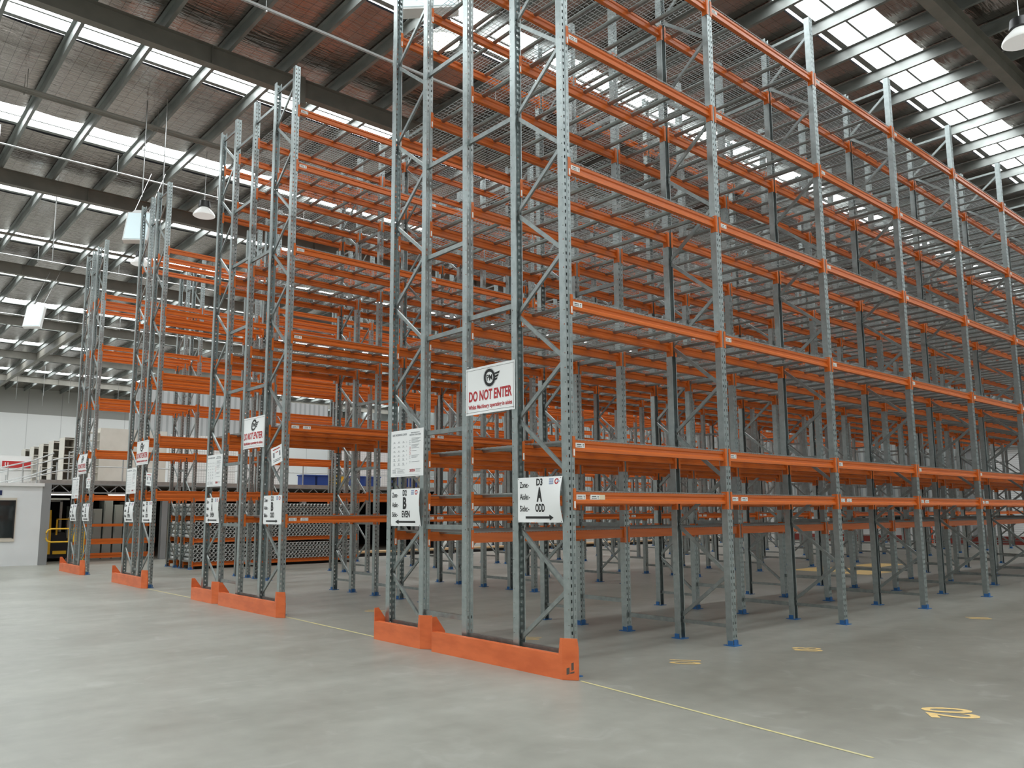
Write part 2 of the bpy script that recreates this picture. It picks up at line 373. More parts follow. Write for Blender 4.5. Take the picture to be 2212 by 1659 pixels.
def build_rack(name, label, rows, frames, gaps, levels, nb, spacers, lows=None, decks=True, skip_beam=None, labels_rows=(), lev_fn=None, max_parts=100, y0=0., cn=True):
    """rows: names in x order; frames: (row a,row b,aisle side is b); gaps: deck gaps; spacers: (a,b,[z])"""
    root = thing(name, label, 'rack', (ROW[rows[-1]], y0, 0))
    X0 = ROW[rows[-1]]
    face = {}
    for a, b_, fb in frames: face[a] = -1; face[b_] = 1
    for n in range(nb+1):
        for r in rows:
            p = link('upright_post', POST_ME, root, (ROW[r]-X0, n*B, 0), PI if face.get(r, 1) < 0 else 0)
            link('foot_plate', FOOT_ME, p)
        for a, b_, fb in frames:
            key = (a, b_)
            if n == 0: root_b = {}
            me = BR.setdefault(key, brace_mb(ROW[a]-X0, ROW[b_]-X0, fb).mesh('frame_bracing', M['galv_dark']))
            link('frame_bracing', me, root, (0, n*B, 0))
        for a, b_, zs in spacers:
            for z in zs:
                me = BR.setdefault((a, b_, z), spacer_mb(ROW[a]-X0, ROW[b_]-X0, z).mesh('row_spacer', M['galv_dark']))
                link('row_spacer', me, root, (0, n*B, 0))
    # beams, nearest first
    L = []
    for n in range(nb):
        for r in rows:
            for i, z in enumerate(lev_fn(n) if lev_fn else levels):
                if skip_beam and skip_beam(r, i, n): continue
                L.append((n - (ROW[r]-X0)*.35, n, r, i, z))
    L.sort(key=lambda q: (q[0], q[3])); rest = MB(); restc = MB()
    for c, (_, n, r, i, z) in enumerate(L):
        plain = (levels is LP and i == 0)
        off = (ROW[r]-X0, n*B, z)
        if c < max_parts:
            o = link('beam', BEAMP_ME if plain else BEAM_ME, root, off)
            if cn:
                link('end_connector', CN0_ME, o); link('end_connector', CN1_ME, o)
            if n == 0 and levels is LP: link('safety_clip', CLIP_ME, o)
            if r in labels_rows:
                l = link('price_label', LAB_ME if i in (0,1) else LAB1_ME, o)
                if n < 6: link('barcode_print', LT_ME if i in (0,1) else LT1_ME, o)
        else:
            rest.add(BEAMP if plain else BEAM, off); rest.add(CN0, off); rest.add(CN1, off)
    if rest.v:
        o = obj('beam', rest, M['orange'], root); o['kind'] = 'stuff'
    if decks:
        D = []
        for n in range(nb):
            for a, b_ in gaps:
                for i, z in enumerate(lev_fn(n) if lev_fn else levels):
                    if skip_beam and (skip_beam(a, i, n) or skip_beam(b_, i, n)): continue
                    D.append((n - (ROW[a]-X0)*.3, n, a, b_, z))
        D.sort(key=lambda q: q[0]); rw = MB(); rb = MB()
        for c, (_, n, a, b_, z) in enumerate(D):
            w = ROW[b_]-ROW[a]; A, Bb, me1, me2 = deck_me(w); off = (ROW[a]-X0, n*B, z-.030)
            if c < max_parts:
                o = link('mesh_deck', me1, root, off)
                for yb_ in BARY: link('support_bar', me2, o, (0, yb_, 0))
            else: rw.add(A, off); rb.add(Bb, off)
        if rw.v:
            o = obj('mesh_deck', rw, M['wire'], root); o['kind'] = 'stuff'
            o2 = obj('support_bar', rb, M['galv_dark'], o); o2['kind'] = 'stuff'
    return root
BR = {}
NP, NQ, NR, NS = 10, 13, 13, 13
SP_A = [.40, 1.43, 2.59, 3.80, 4.87, 6.11, 7.40]; SP_B = [.22, 3.90, 6.13, 8.3]
rackA = build_rack('pallet_rack', 'nearest tall orange and grey pallet rack, its end carrying the zone D3 aisle A sign',
    ['p1','p2','p3'], [('p2','p3',True)], [('p1','p2'),('p2','p3')], LP, NP, [('p1','p2',SP_B)],
    skip_beam=lambda r,i,n: i==0 and r in ('p2','p3'), labels_rows=('p3',))
tag_ = obj('cream_label', MB().box(.0075,.0215,.436,.52,-.112,-.062), M['cream'], [c for c in rackA.children if c.name.startswith('beam') and abs(c.location.x)<.01 and abs(c.location.y)<.01 and abs(c.location.z-1.84)<.01][0]); tag_['label'] = 'cream paper label'
rackB = build_rack('pallet_rack', 'narrow pallet rack behind the nearest one, carrying the zone D2 aisle B EVEN sign',
    ['m2','m1'], [('m2','m1',False)], [('m2','m1')], LP, NP, [])
# decks and spacers bridging the two rear rows belong to the nearest rack
for n in range(NP+1):
    for z in SP_A:
        me = BR.setdefault(('m1','p1',z), spacer_mb(ROW['m1'], ROW['p1'], z).mesh('row_spacer', M['galv_dark']))
        link('row_spacer', me, rackB, (-ROW['m1'], n*B, 0))
A_, B_, me1, me2 = deck_me(ROW['p1']-ROW['m1'])
for n in range(NP):
    for z in LP:
        o = link('mesh_deck', me1, rackB, (0, n*B, z-.030))
        for yb_ in BARY: link('support_bar', me2, o, (0, yb_, 0))
SQ_A = [.40, 1.40, 2.5, 3.85, 5.0, 6.3, 7.4, 8.7]; SQ_B = [.22, 3.80, 6.2, 8.9]
rackC = build_rack('pallet_rack', 'tall pallet rack across the aisle, its end carrying the zone D2 aisle B ODD sign',
    ['q1','q2','q3'], [('q2','q3',True)], [('q1','q2'),('q2','q3')], LQ, NQ, [('q1','q2',SQ_B)], labels_rows=('q3',))
rackD = build_rack('pallet_rack', 'narrow pallet rack whose end carries the zone D2 aisle A EVEN sign',
    ['qm2','qm1'], [('qm2','qm1',False)], [('qm2','qm1')], LQ, NQ, [])
for n in range(NQ+1):
    for z in SQ_A:
        me = BR.setdefault(('qm1','q1',z), spacer_mb(ROW['qm1'], ROW['q1'], z).mesh('row_spacer', M['galv_dark']))
        link('row_spacer', me, rackD, (-ROW['qm1'], n*B, 0))
A_, B_, me1, me2 = deck_me(ROW['q1']-ROW['qm1'])
for n in range(NQ):
    for z in LQ:
        o = link('mesh_deck', me1, rackD, (0, n*B, z-.030))
        for yb_ in BARY: link('support_bar', me2, o, (0, yb_, 0))
SR = [.35, 2.9, 5.2, 8.6]
rackE = build_rack('pallet_rack', 'back-to-back pallet rack second from the far left, with one wide orange end guard',
    ['r0','r1','r2','r3'], [('r0','r1',False),('r2','r3',True)], [], LR, NR, [('r1','r2',SR)], decks=False,
    lev_fn=lambda n: LR if n == 0 else [2.15, 3.6, 5.0, 6.77, 8.3])
rackF = build_rack('pallet_rack', 'leftmost back-to-back pallet rack, holding stacked grey pipes in its low bays',
    ['s0','s1','s2','s3'], [('s0','s1',False),('s2','s3',True)], [], LR, NS, [('s1','s2',SR)], decks=False)
rackG = build_rack('pallet_rack', 'distant orange pallet rack beyond the mezzanine, far down behind all the tall racks',
    ['g0','g1','g2','g3'], [('g0','g1',False),('g2','g3',True)], [], [.9,1.7,2.5,3.3,4.2,5.1,6.0,7.0], 7, [], decks=False, y0=17.2)
for n in (1, 2):
    for r in ('s0','s1','s2','s3'):
        for z in (.235, .915, 1.565):
            o = link('beam', BEAM_ME, rackF, (ROW[r]-ROW['s3'], n*B, z)); link('end_connector', CN0_ME, o); link('end_connector', CN1_ME, o)

# ---------------------------------------------------------------- grey pipes in the low bays of the far-left rack
def pipe_mb():
    s = MB(); R0, R1, L = .0560, .0490, 2.06; seg = 14
    prof = [(0,R1),(0,R0+.004),(.09,R0+.004),(.10,R0-.002),(L-.12,R0-.002),(L-.11,R0+.003),(L,R0+.003),(L,R1)]
    for x, r in prof:
        for k in range(seg):
            t = 2*PI*k/seg; s.v.append((x, r*math.cos(t), r*math.sin(t)))
    for i in range(len(prof)):
        j = (i+1) % len(prof)
        for k in range(seg): s.f.append((i*seg+k, i*seg+(k+1)%seg, j*seg+(k+1)%seg, j*seg+k))
    return s
PIPE = pipe_mb(); PIPE_ME = smooth(PIPE.mesh('pipe', M['pipe']), 50)
spots = []
for n in (1, 2):
    for zb in (.263, .943, 1.593):
        for l in range(4 if zb < 1.5 else 3):
            for k in range(22):
                y = n*B + .11 + k*.1205 + (.012 if l % 2 else 0)
                spots.append((y, zb + l*.128))
spots.sort(key=lambda q: q[0]); rest = MB()
for c, (y, z) in enumerate(spots):
    if c < 300:
        tag(link('pipe', PIPE_ME, None, (ROW['s0']-.06, y, z)), 'grey plastic pipe lying in the low bays of the far-left rack, open end forward', 'pipe', 'grey plastic pipes stacked in the low rack bays')
    else: rest.add(PIPE, (ROW['s0']-.06, y, z))
o = obj('pipe', rest, M['pipe']); smooth(o.data, 50)
tag(o, 'further grey plastic pipes at the right end of the low rack bays', 'pipe', 'grey plastic pipes stacked in the low rack bays', 'stuff')

# ---------------------------------------------------------------- end guards
def guard(x0, x1, label):
    """x0 left end, x1 the fold where the right end turns back"""
    t = thing('rack_end_guard', label, 'guard', (x0, 0, 0))
    w = x1-x0; y0 = -.19; zt = .225; zw = .39; cx, cy = .13, .083
    obj('front_board', MB().prism([(.013,y0),(w,y0),(w+cx-.008,y0+cy),(w+cx-.03,y0+cy+.03),(w-.01,y0+.075),(.013,y0+.075)], 0, zt, 'z').box(.013,.16,y0+.075,y0+.17,.19,.20), M['guard'], t)
    obj('side_wing', MB().prism([(y0,0),(.0,0),(.0,.215),(y0+.06,zw),(y0,zw)], 0, .012, 'x'), M['guard'], t)
    s = MB(); g = .010
    for o in (-.003, g): s.v += [(w-.052,y0+o,zt-.01),(w,y0+o,.004),(w+cx,y0+cy+o,.004),(w+cx,y0+cy+o,.30),(w+cx-.012,y0+cy+o-.006,zw),(w,y0+o,zw),(w-.03,y0+o,zw)]
    s.f = [(0,1,5,6),(1,2,3,4,5),(13,12,8,7),(12,11,10,9,8),(6,5,12,13),(5,4,11,12),(4,3,10,11),(3,2,9,10),(0,6,13,7),(0,7,8,1),(1,8,9,2)]
    obj('corner_wing', s, M['guard'], t)
    return t
gA = guard(-2.09, .068, 'long orange guard at the foot of the zone D3 rack end, right corner scuffed')
gB = guard(-3.35, -2.32, 'short orange guard at the rack end below the D2 aisle B EVEN sign')
gC = guard(-8.53, -6.206, 'long orange guard at the foot of the D2 aisle B ODD rack end')
gD = guard(-9.864, -8.83, 'short orange guard at the rack end below the D2 aisle A EVEN sign')
gE = guard(-15.10, -12.85, 'orange guard spanning the end of the second rack from the far left')
gF = guard(-20.35, -18.07, 'leftmost orange guard, at the end of the far-left rack')
s = MB()
for (a, b_, z0_, z1_) in ((.035,.06,.05,.12),(.065,.10,.06,.085),(.075,.095,.09,.17),(.03,.05,.15,.16)):
    P_ = lambda k, z: (2.158+k, -.194+k*.083/.13, z)
    s.v += [P_(a,z0_), P_(b_,z0_+.01), P_(b_,z1_), P_(a,z1_-.01)]; n_ = len(s.v)-4; s.f.append((n_,n_+1,n_+2,n_+3))
obj('scuff_mark', s, simple('bare_scuff', (.10,.075,.06), .7), gA)

# ---------------------------------------------------------------- writing
FONT_CACHE = {}
def text_mb(txt, size, xs=1., bold=0., align='LEFT', shear=0.):
    cu = bpy.data.curves.new('t', 'FONT'); cu.body = txt; cu.size = size; cu.align_x = align; cu.offset = bold; cu.extrude = .0008; cu.shear = shear
    cu.resolution_u = 3
    o = bpy.data.objects.new('t', cu); C.objects.link(o)
    dg = bpy.context.evaluated_depsgraph_get(); dg.update()
    me = bpy.data.meshes.new_from_object(o.evaluated_get(dg)); s = MB()
    s.v = [(v.co.x*xs, v.co.y, v.co.z) for v in me.vertices]; s.f = [tuple(p.vertices) for p in me.polygons]
    C.objects.unlink(o); bpy.data.objects.remove(o); bpy.data.meshes.remove(me); bpy.data.curves.remove(cu)
    return s
def fit_text(txt, x, y, w, h, bold=0.):
    """letters filling the box with lower-left (x,y), width w, cap height h"""
    s = text_mb(txt, 1., 1., bold)
    xs = [v[0] for v in s.v]; ysv = [v[1] for v in s.v]
    x0, x1 = min(xs), max(xs); y0 = 0; hh = .69
    s.v = [((v[0]-x0)/(x1-x0)*w + x, v[1]/hh*h + y, v[2]) for v in s.v]
    return s
class Sheet:
    """a sign in its own plane: u to the right, v up, mapped to the world with a bend"""
    def __init__(s, name, label, x0, z0, w, h, y, bend=None, rot=0., th=.003, parts_mat='sign', group=None, nx=12, nz=10, corner=0):
        s.w, s.h = w, h; s.bend = bend or (lambda u, v: 0)
        s.t = thing(name, label, 'sign', (x0, y, z0)); s.t.rotation_euler = (0, rot, 0)
        m = MB()
        for lay in (0, 1):
            for j in range(nz+1):
                for i in range(nx+1):
                    u, v = w*i/nx, h*j/nz; m.v.append((u, s.bend(u/w, v/h) + lay*th, v))
        N = (nx+1)*(nz+1)
        for j in range(nz):
            for i in range(nx):
                a = j*(nx+1)+i; m.f.append((a, a+1, a+nx+2, a+nx+1)); m.f.append((N+a+nx+1, N+a+nx+2, N+a+1, N+a))
        for i in range(nx):
            m.f.append((i+1, i, N+i, N+i+1)); a = nz*(nx+1)+i; m.f.append((a, a+1, N+a+1, N+a))
        for j in range(nz):
            a = j*(nx+1); m.f.append((a, a+nx+1, N+a+nx+1, N+a)); a += nx; m.f.append((a+nx+1, a, N+a, N+a+nx+1))
        obj('panel', m, M[parts_mat], s.t, sm=True)
    def put(s, mb, mat, name):
        m = MB(); m.f = [tuple(f) for f in mb.f]
        m.v = [(u, s.bend(u/s.w, v/s.h) - .0022 - n*.6, v) for u, v, n in mb.v]
        return obj(name, m, mat, s.t)
def rect(x, y, w, h, n=0):
    s = MB(); k = max(1, int(w/.03))
    for i in range(k): s.quad((x+w*i/k,y,n),(x+w*(i+1)/k,y,n),(x+w*(i+1)/k,y+h,n),(x+w*i/k,y+h,n))
    return s
def poly(pts):
    s = MB(); s.v = [(a, b_, 0) for a, b_ in pts]; s.f = [tuple(range(len(pts)))]; return s
def ring(cx, cy, r0, r1, a0=0, a1=360, seg=40):
    s = MB()
    for i in range(seg):
        t0 = math.radians(a0+(a1-a0)*i/seg); t1 = math.radians(a0+(a1-a0)*(i+1)/seg)
        P = lambda r, t: (cx+r*math.cos(t), cy+r*math.sin(t), 0)
        s.quad(P(r0,t0), P(r1,t0), P(r1,t1), P(r0,t1))
    return s
def zone_sign(label, x0, z0, zone, aisle, side, arrow, bend, w=.68, h=.47, detail=True, y=-.056):
    S = Sheet('zone_sign', label, x0, z0, w, h, y, bend)
    t = MB()
    for txt, v, wd in (('Zone:-', .365, .150), ('Aisle:-', .240, .165), ('Side:-', .115, .155)):
        t.add(fit_text(txt, .035, v, wd, .060, .012))
    t.add(fit_text(zone, .305, .385, .095, .068, .028))
    t.add(fit_text(aisle, .312, .222, .085, .135, .045)); t.add(fit_text(side, .290, .112, .145 if side == 'ODD' else .18, .078, .028))
    S.put(t, M['black'], 'lettering')
    ax0, ax1 = (.14, .58)
    a = MB()
    if arrow > 0: a.add(rect(ax0-.01, .040, .38, .024)); a.add(poly([(ax0+.36,.022),(ax1-.02,.052),(ax0+.36,.082)]))
    else: a.add(rect(ax0+.06, .040, .38, .024)); a.add(poly([(ax0+.07,.022),(ax0+.07,.082),(ax0-.02,.052)]))
    S.put(a, M['black'], 'arrow')
    lg = MB(); x = .50
    for i in range(3):
        for k in range(5): lg.add(rect(x+k*.013, .392+i*.022, .009, .016))
    S.put(lg, M['blueprint'], 'small_blue_logo')
    S.put(ring(.61,.420,.017,.030,20,340), M['red'], 'small_red_logo').data
    S.put(rect(.615,.413,.04,.004).add(rect(.615,.421,.045,.004)), M['blueprint'], 'logo_stripes')
    b_ = MB()
    for u, v in ((.015,.012),(.015,.455),(.662,.012),(.662,.455)): b_.add(ring(u,v,0,.005,0,360,8))
    S.put(b_, M['black'], 'rivet')
    return S
zone_sign('white zone D3 aisle A ODD sign with right arrow on the nearest rack end', -.71, 1.495, 'D3', 'A', 'ODD', 1, lambda u, v: -.010*math.sin(PI*u) - .045*math.sin(PI*v)*u**3)
zone_sign('white zone D2 aisle B EVEN sign with left arrow', -3.19, 1.435, 'D2', 'B', 'EVEN', -1, lambda u, v: -.02*math.sin(PI*u) - .035*math.sin(PI*v*.8)*u**3 - .004)
zone_sign('white zone D2 aisle B ODD sign with right arrow', -7.085, 1.425, 'D2', 'B', 'ODD', 1, lambda u, v: -.01*math.sin(PI*u))
zone_sign('white zone D2 aisle A EVEN sign with left arrow', -9.63, 1.43, 'D2', 'A', 'EVEN', -1, lambda u, v: -.02*math.sin(PI*u) - .035*math.sin(PI*v*.8)*u**3 - .004)
zone_sign('white aisle sign with left arrow on the second rack from the far left', -14.79, 1.415, 'D1', 'B', 'EVEN', -1, lambda u, v: -.03*math.sin(PI*v))
zone_sign('white aisle sign with right arrow on the second rack from the far left', -13.50, 1.415, 'D2', 'A', 'ODD', 1, lambda u, v: -.01*math.sin(PI*u))
zone_sign('white aisle sign with left arrow on the far-left rack, leftmost of all aisle signs', -20.03, 1.415, 'D1', 'A', 'EVEN', -1, lambda u, v: -.03*math.sin(PI*v))
zone_sign('white aisle sign with right arrow on the far-left rack, next to its tall right post', -18.70, 1.42, 'D1', 'B', 'ODD', 1, lambda u, v: -.02*math.sin(PI*v))

def logo(cx, cy, r):
    s = ring(cx, cy, r*.66, r)
    for i in range(3):
        y0 = cy + r*(.30 - .34*i); x0 = cx + r*.72; x1 = cx + r*(1.85-.22*i); th = r*.20
        s.add(poly([(x0, y0-th/2), (x1-r*.12, y0-th/2+r*.12), (x1, y0+th/2+r*.16), (x0, y0+th/2)]))
    return s
def dne_sign(label, x0, z0, bend, w=.865, h=.55, big=True):
    S = Sheet('warning_sign', label, x0, z0, w, h, -.058, bend)
    S.put(fit_text('DO NOT ENTER', .055, .160, .76, .112, .030), M['red'], 'red_lettering')
    S.put(fit_text('Whilst Machinery operating in aisles', .05, .066, .77, .046, .020), M['red'], 'small_lettering')
    l = logo(.43, .405, .10); S.put(l, M['black'], 'round_logo')
    S.put(ring(.43,.405,.106,.109), M['grey_print'], 'logo_outline')
    S.put(fit_text('PM', .380, .372, .100, .068, .016), M['black'], 'logo_letters')
    S.put(rect(.012,.028,w-.024,.003).add(rect(.012,h-.03,w-.024,.003)).add(rect(.022,.01,.003,h-.02)).add(rect(w-.022,.01,.003,h-.02)), M['black'], 'border_line')
    return S
dne_sign('white DO NOT ENTER sign with round logo on the nearest rack end', -1.61, 2.722, lambda u, v: -.012*math.sin(PI*u) + .02*math.sin(PI*u)*math.sin(PI*v))
dne_sign('white DO NOT ENTER sign sagging on the D2 aisle B ODD rack end', -8.01, 2.72, lambda u, v: -.05*math.sin(PI*u)*(.4+.6*math.cos(PI*v)))
dne_sign('white DO NOT ENTER sign on the second rack from the far left', -14.14, 2.725, lambda u, v: -.02*math.sin(PI*u))
dne_sign('white DO NOT ENTER sign on the far-left rack', -19.42, 2.72, lambda u, v: -.03*math.sin(PI*v))

def swl_sign(label, x0, z0, w=.735, h=.60):
    S = Sheet('load_notice', label, x0, z0, w, h, -.056, lambda u, v: 0)
    S.put(fit_text('SAFE WORKING LOADS', .035, .53, .33, .026, .006), M['grey_print'], 'heading')
    S.put(fit_text('MAINTENANCE OF', .46, .545, .19, .014, .004).add(fit_text('RACKING STRUCTURES', .43, .518, .25, .016, .004)), M['grey_print'], 'side_heading')
    g = MB()
    for j in range(6):
        for i in range(3):
            x = .045+i*.105; y = .45-j*.058
            g.add(rect(x, y-.014, .07, .0025)); g.add(rect(x+.018, y, .032, .004)); g.add(rect(x+.024, y-.008, .02, .003))
            if j > 3: g.add(rect(x+.016, y+.012, .036, .004))
        g.add(rect(.365, .43-j*.055, .004, .02))
    g.add(rect(.09,.105,.13,.003))
    for j in range(4): g.add(rect(.04,.045+j*.014,.09 - .01*(j%2),.004)); g.add(rect(.155,.045+j*.014,.17-.02*(j%3),.004))
    for y, n, wd in ((.47,5,.2),(.385,4,.17),(.31,1,.11),(.25,3,.17),(.17,1,.18)):
        for k in range(n): g.add(rect(.475, y-k*.014+.01, wd-.03*(k%3), .004))
    for y in (.455,.43,.405,.255,.225): g.add(rect(.425, y, .03, .003))
    g.add(rect(.425,.405,.003,.053)); g.add(rect(.425,.225,.003,.033)); g.add(rect(.10,.018,.55,.002)); g.add(rect(.57,.085,.11,.004)); g.add(rect(.57,.07,.09,.004)); g.add(rect(.57,.055,.10,.004))
    g.add(ring(.44,.182,.008,.011,-40,200,12)); g.add(rect(.4385,.16,.003,.014))
    S.put(g, M['grey_print'], 'table_print')
    rr = MB(); rr.add(ring(.44,.36,.012,.016)); rr.add(ring(.44,.325,.010,.013)); rr.add(ring(.44,.29,.012,.016))
    S.put(rr, M['red'], 'prohibition_mark')
    S.put(fit_text('DEXION', .435, .055, .115, .036, .02), M['red'], 'red_logo')
    return S
swl_sign('safe working loads notice above the D2 aisle B EVEN sign', -3.21, 2.063)
swl_sign('safe working loads notice above the D2 aisle A EVEN sign', -9.67, 2.108)
swl_sign('safe working loads notice on the second rack from the far left', -14.81, 2.08)
swl_sign('safe working loads notice on the far-left rack', -20.04, 2.05)
def small_notice(label, x0, z0, rot, w=.40, h=.29):
    S = Sheet('small_notice', label, x0, z0, w, h, -.058, lambda u, v: .01*math.sin(PI*u), rot)
    S.put(rect(.06,h-.05,.26,.016).add(rect(.15,h-.10,.09,.012)), M['red'], 'red_print')
    g = rect(.06,h-.17,.05,.08).add(rect(.28,h-.17,.05,.08)).add(rect(.06,.07,.28,.010)).add(rect(.06,.045,.24,.010))
    S.put(g, M['grey_print'], 'dark_print')
small_notice('small tilted white notice tied to the bracing beside the D2 aisle B ODD sign', -6.82, 2.38, -.16)
small_notice('small tilted white notice on the bracing of the second rack from the far left', -13.36, 2.245, .08)
small_notice('small white notice on the bracing of the far-left rack', -18.50, 2.31, .03)

# ---------------------------------------------------------------- floor and floor markings
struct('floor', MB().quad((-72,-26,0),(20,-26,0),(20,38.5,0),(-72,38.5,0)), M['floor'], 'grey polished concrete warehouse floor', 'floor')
def strip(pts, w, z=.002):
    s = MB()
    for (a, b_), (c, d) in zip(pts, pts[1:]):
        dx, dy = c-a, d-b_; L = math.hypot(dx, dy); nx, ny = -dy/L*w/2, dx/L*w/2
        s.quad((a-nx,b_-ny,z),(c-nx,d-ny,z),(c+nx,d+ny,z),(a+nx,b_+ny,z))
    return s
tag(obj('floor_line', strip([(.22,-.10),(3.17,-.43)], .030), M['yline']), 'worn yellow floor line running from the long guard to the lower right', 'floor marking')
tag(obj('floor_line', strip([(-6.25,-.03),(-3.42,-.09)], .035), M['yline']), 'pale yellow floor line between the two middle rack guards', 'floor marking')
tag(obj('floor_line', strip([(-12.7,-.12),(-9.9,-.09)], .035), M['yline']), 'pale floor line between the guards on the left', 'floor marking')
def stencil(txt, x, y, d, label, size=.24, xs=.62):
    s = text_mb(txt, size, xs, .008); up = Vector((d[0], d[1], 0)).normalized(); rx = Vector((up.y, -up.x, 0))
    mid = (max(v[0] for v in s.v)/2, size*.34)
    m = MB(); m.f = s.f; m.v = [tuple(Vector((x,y,.0025)) + rx*(v[0]-mid[0]) + up*(v[1]-mid[1]) + Vector((0,0,v[2]*.3))) for v in s.v]
    tag(obj('floor_number', m, M['stencil']), label, 'floor marking')
stencil('01', .29, 1.44, (-.8,-.6), 'faded yellow stencilled number beside the foot of the nearest rack', .46, .66)
stencil('02', 3.03, 1.20, (.8,.6), 'yellow stencilled number on the open floor at lower right', .52, .72)
for i, (x, y, l) in enumerate(((.75,3.15,'worn yellow floor mark beside the second blue foot of the nearest rack'),(1.05,7.6,'faint yellow floor mark far up the right aisle'),(-5.9,1.4,'faint yellow floor mark in the aisle left of the middle racks'),(-2.05,1.3,'faint yellow floor mark under the narrow D2 B rack'))):
    stencil('03' if i == 0 else '01', x, y, (-.8,-.6), l, .44, .62)
for i, (x0, x1, y0, y1, l) in enumerate(((-6.2,-5.0,14.8,16.6,'left yellow painted floor patch far down the aisle'),(-4.8,-3.9,14.6,16.9,'right yellow painted floor patch far down the aisle'),(-5.9,-5.0,17.6,19.4,'back yellow painted floor patch far down the aisle'))):
    tag(obj('floor_patch', MB().quad((x0,y0,.002),(x1,y0,.002),(x1,y1,.002),(x0,y1,.002)), M['stencil']), l, 'floor marking')

# ---------------------------------------------------------------- shell
HR = 12.28
struct('wall_left', MB().box(-72.4,-72,-26,39,0,10.1), M['farwall_low'], 'white painted lower part of the far left wall', 'wall')
struct('wall_left_upper', MB().box(-72.4,-72,-26,39,10.1,12.6), M['farwall_up'], 'bare grey upper part of the far left wall', 'wall')
struct('wall_back', MB().box(-72,20.4,38.5,38.9,0,12.6), M['corr'], 'pale corrugated metal wall at the far end of the aisles', 'wall')
struct('wall_right', MB().box(20,20.4,-26,38.5,0,12.6), M['farwall_low'], 'white painted right wall of the hall', 'wall')
struct('wall_front', MB().box(-72,20.4,-26.4,-26,0,12.6), M['farwall_low'], 'white painted wall behind the photographer', 'wall')
LO = [-2.4+5.5*k for k in range(-12, 4)]
segs = []; x = -72.
for lo in LO:
    segs.append((x, lo)); x = lo+1.30
segs.append((x, 20.))
YP = [.545+1.40*k for k in range(-19, 1)] + [.545+1.372*k for k in range(1, 7)] + [10.15+1.49*k for k in range(0, 19)]
YP = [y for y in YP if -26 < y < 38.3]
s = MB()
for a, b_ in segs:
    # foil sags a little between purlins
    for ya, yb in zip([-26]+YP, YP+[38.5]):
        k = 4
        for i in range(k):
            u0, u1 = i/k, (i+1)/k; z0 = HR-.0-.035*math.sin(PI*u0); z1 = HR-.0-.035*math.sin(PI*u1)
            y0_, y1_ = ya+(yb-ya)*u0, ya+(yb-ya)*u1
            s.quad((a,y0_,z0),(a,y1_,z1),(b_,y1_,z1),(b_,y0_,z0))
struct('ceiling', s, M['foil'], 'silvery foil roof lining held by wire mesh', 'ceiling')
struct('roof_sheet', MB().box(-72.4,20.4,-26.4,38.9,12.60,12.64), M['dark'], 'outer roof sheet above the foil', 'roof')
for i, lo in enumerate(LO):
    s = MB()
    for a, b_ in ((.0,.10),(.24,.66),(.71,1.30)): s.quad((lo+a,-26,HR+.03),(lo+a,38.5,HR+.03),(lo+b_,38.5,HR+.03),(lo+b_,-26,HR+.03))
    struct('window_%d' % (i+1), s, M['sky'], 'bright translucent skylight strip %s' % ('running the length of the roof'), 'skylight')
    s = MB()
    for a, b_ in ((.10,.24),(.66,.71)): s.box(lo+a, lo+b_, -26, 38.5, HR-.02, HR+.05)
    struct('trim_%d' % (200+i), s, M['purlin'], 'steel batten along a skylight strip', 'roof batten')
# purlins: Z section
for i, y in enumerate(YP):
    s = MB().box(-72,20,y-.002,y+.002,12.0,12.25).box(-72,20,y,y+.075,12.0,12.006).box(-72,20,y-.075,y,12.244,12.25)
    struct('trim_%d' % (i+1), s, M['purlin'], 'galvanised roof purlin crossing under the foil', 'purlin')
# rafters: I section along y
for i, x in enumerate((.12, -11.22, -21.68, -32.1, -42.5, -52.9, -63.3, 11.5)):
    s = MB().box(x-.006,x+.006,-26,38.5,11.55,12.0).box(x-.11,x+.11,-26,38.5,11.54,11.556).box(x-.11,x+.11,-26,38.5,11.984,11.998)
    for y in range(-24, 38, 8): s.box(x-.10,x+.10,y+.2,y+.212,11.55,11.99)
    struct('trim_%d' % (100+i), s, M['rafter'], 'deep dark grey steel roof rafter', 'rafter')
struct('trim_110', MB().box(-72,-38,4.7,4.72,11.45,12.0).box(-72,-38,4.6,4.82,11.44,11.46), M['rafter'], 'dark cross beam under the far left roof', 'beam')
struct('trim_111', MB().box(.1,20,16.0,16.25,10.9,12.0), M['rafter'], 'deep cross beam meeting the right rafter', 'beam')
# knee plate under the near rafter
obj_ = MB().box(-11.25,-11.02,2.30,2.42,11.35,11.99).box(-11.35,-11.0,2.28,2.44,11.30,11.36)
struct('trim_112', obj_, M['rafter'], 'bolted splice plate on the near left rafter', 'bracket')
# pipes and conduits under the roof
for nme, lab, x, z, r, mt in (('sprinkler_pipe','thin pale sprinkler pipe below the foil at upper left',-18.75,11.6,.028,'rail'),
        ('sprinkler_pipe','sprinkler pipe with clips left of the nearest racks',-8.55,11.6,.035,'rail'),
        ('conduit','dark conduit nearer of the pair at upper left',-15.13,11.6,.05,'rafter'),
        ('conduit','dark conduit farther of the pair at upper left',-15.47,11.7,.05,'rafter'),
        ('sprinkler_pipe','thin sprinkler pipe beyond the third rafter',-29.5,11.6,.028,'rail'),
        ('sprinkler_pipe','thin sprinkler pipe beyond the fourth rafter',-40.2,11.6,.028,'rail'),
        ('conduit','dark conduit beyond the second rafter',-27.0,11.65,.05,'rafter')):
    s = MB().tube([(x,-26,z),(x,38.5,z)], r, 8)
    for y in range(-24, 38, 3): s.bar((x,y+.3,z),(x,y+.3,12.13), .012); s.bar((x-.03,y+.3,z-.06),(x+.03,y+.3,z-.06), .03)
    tag(obj(nme, s, M[mt], sm=True), lab, 'pipe' if 'pipe' in nme else 'conduit')
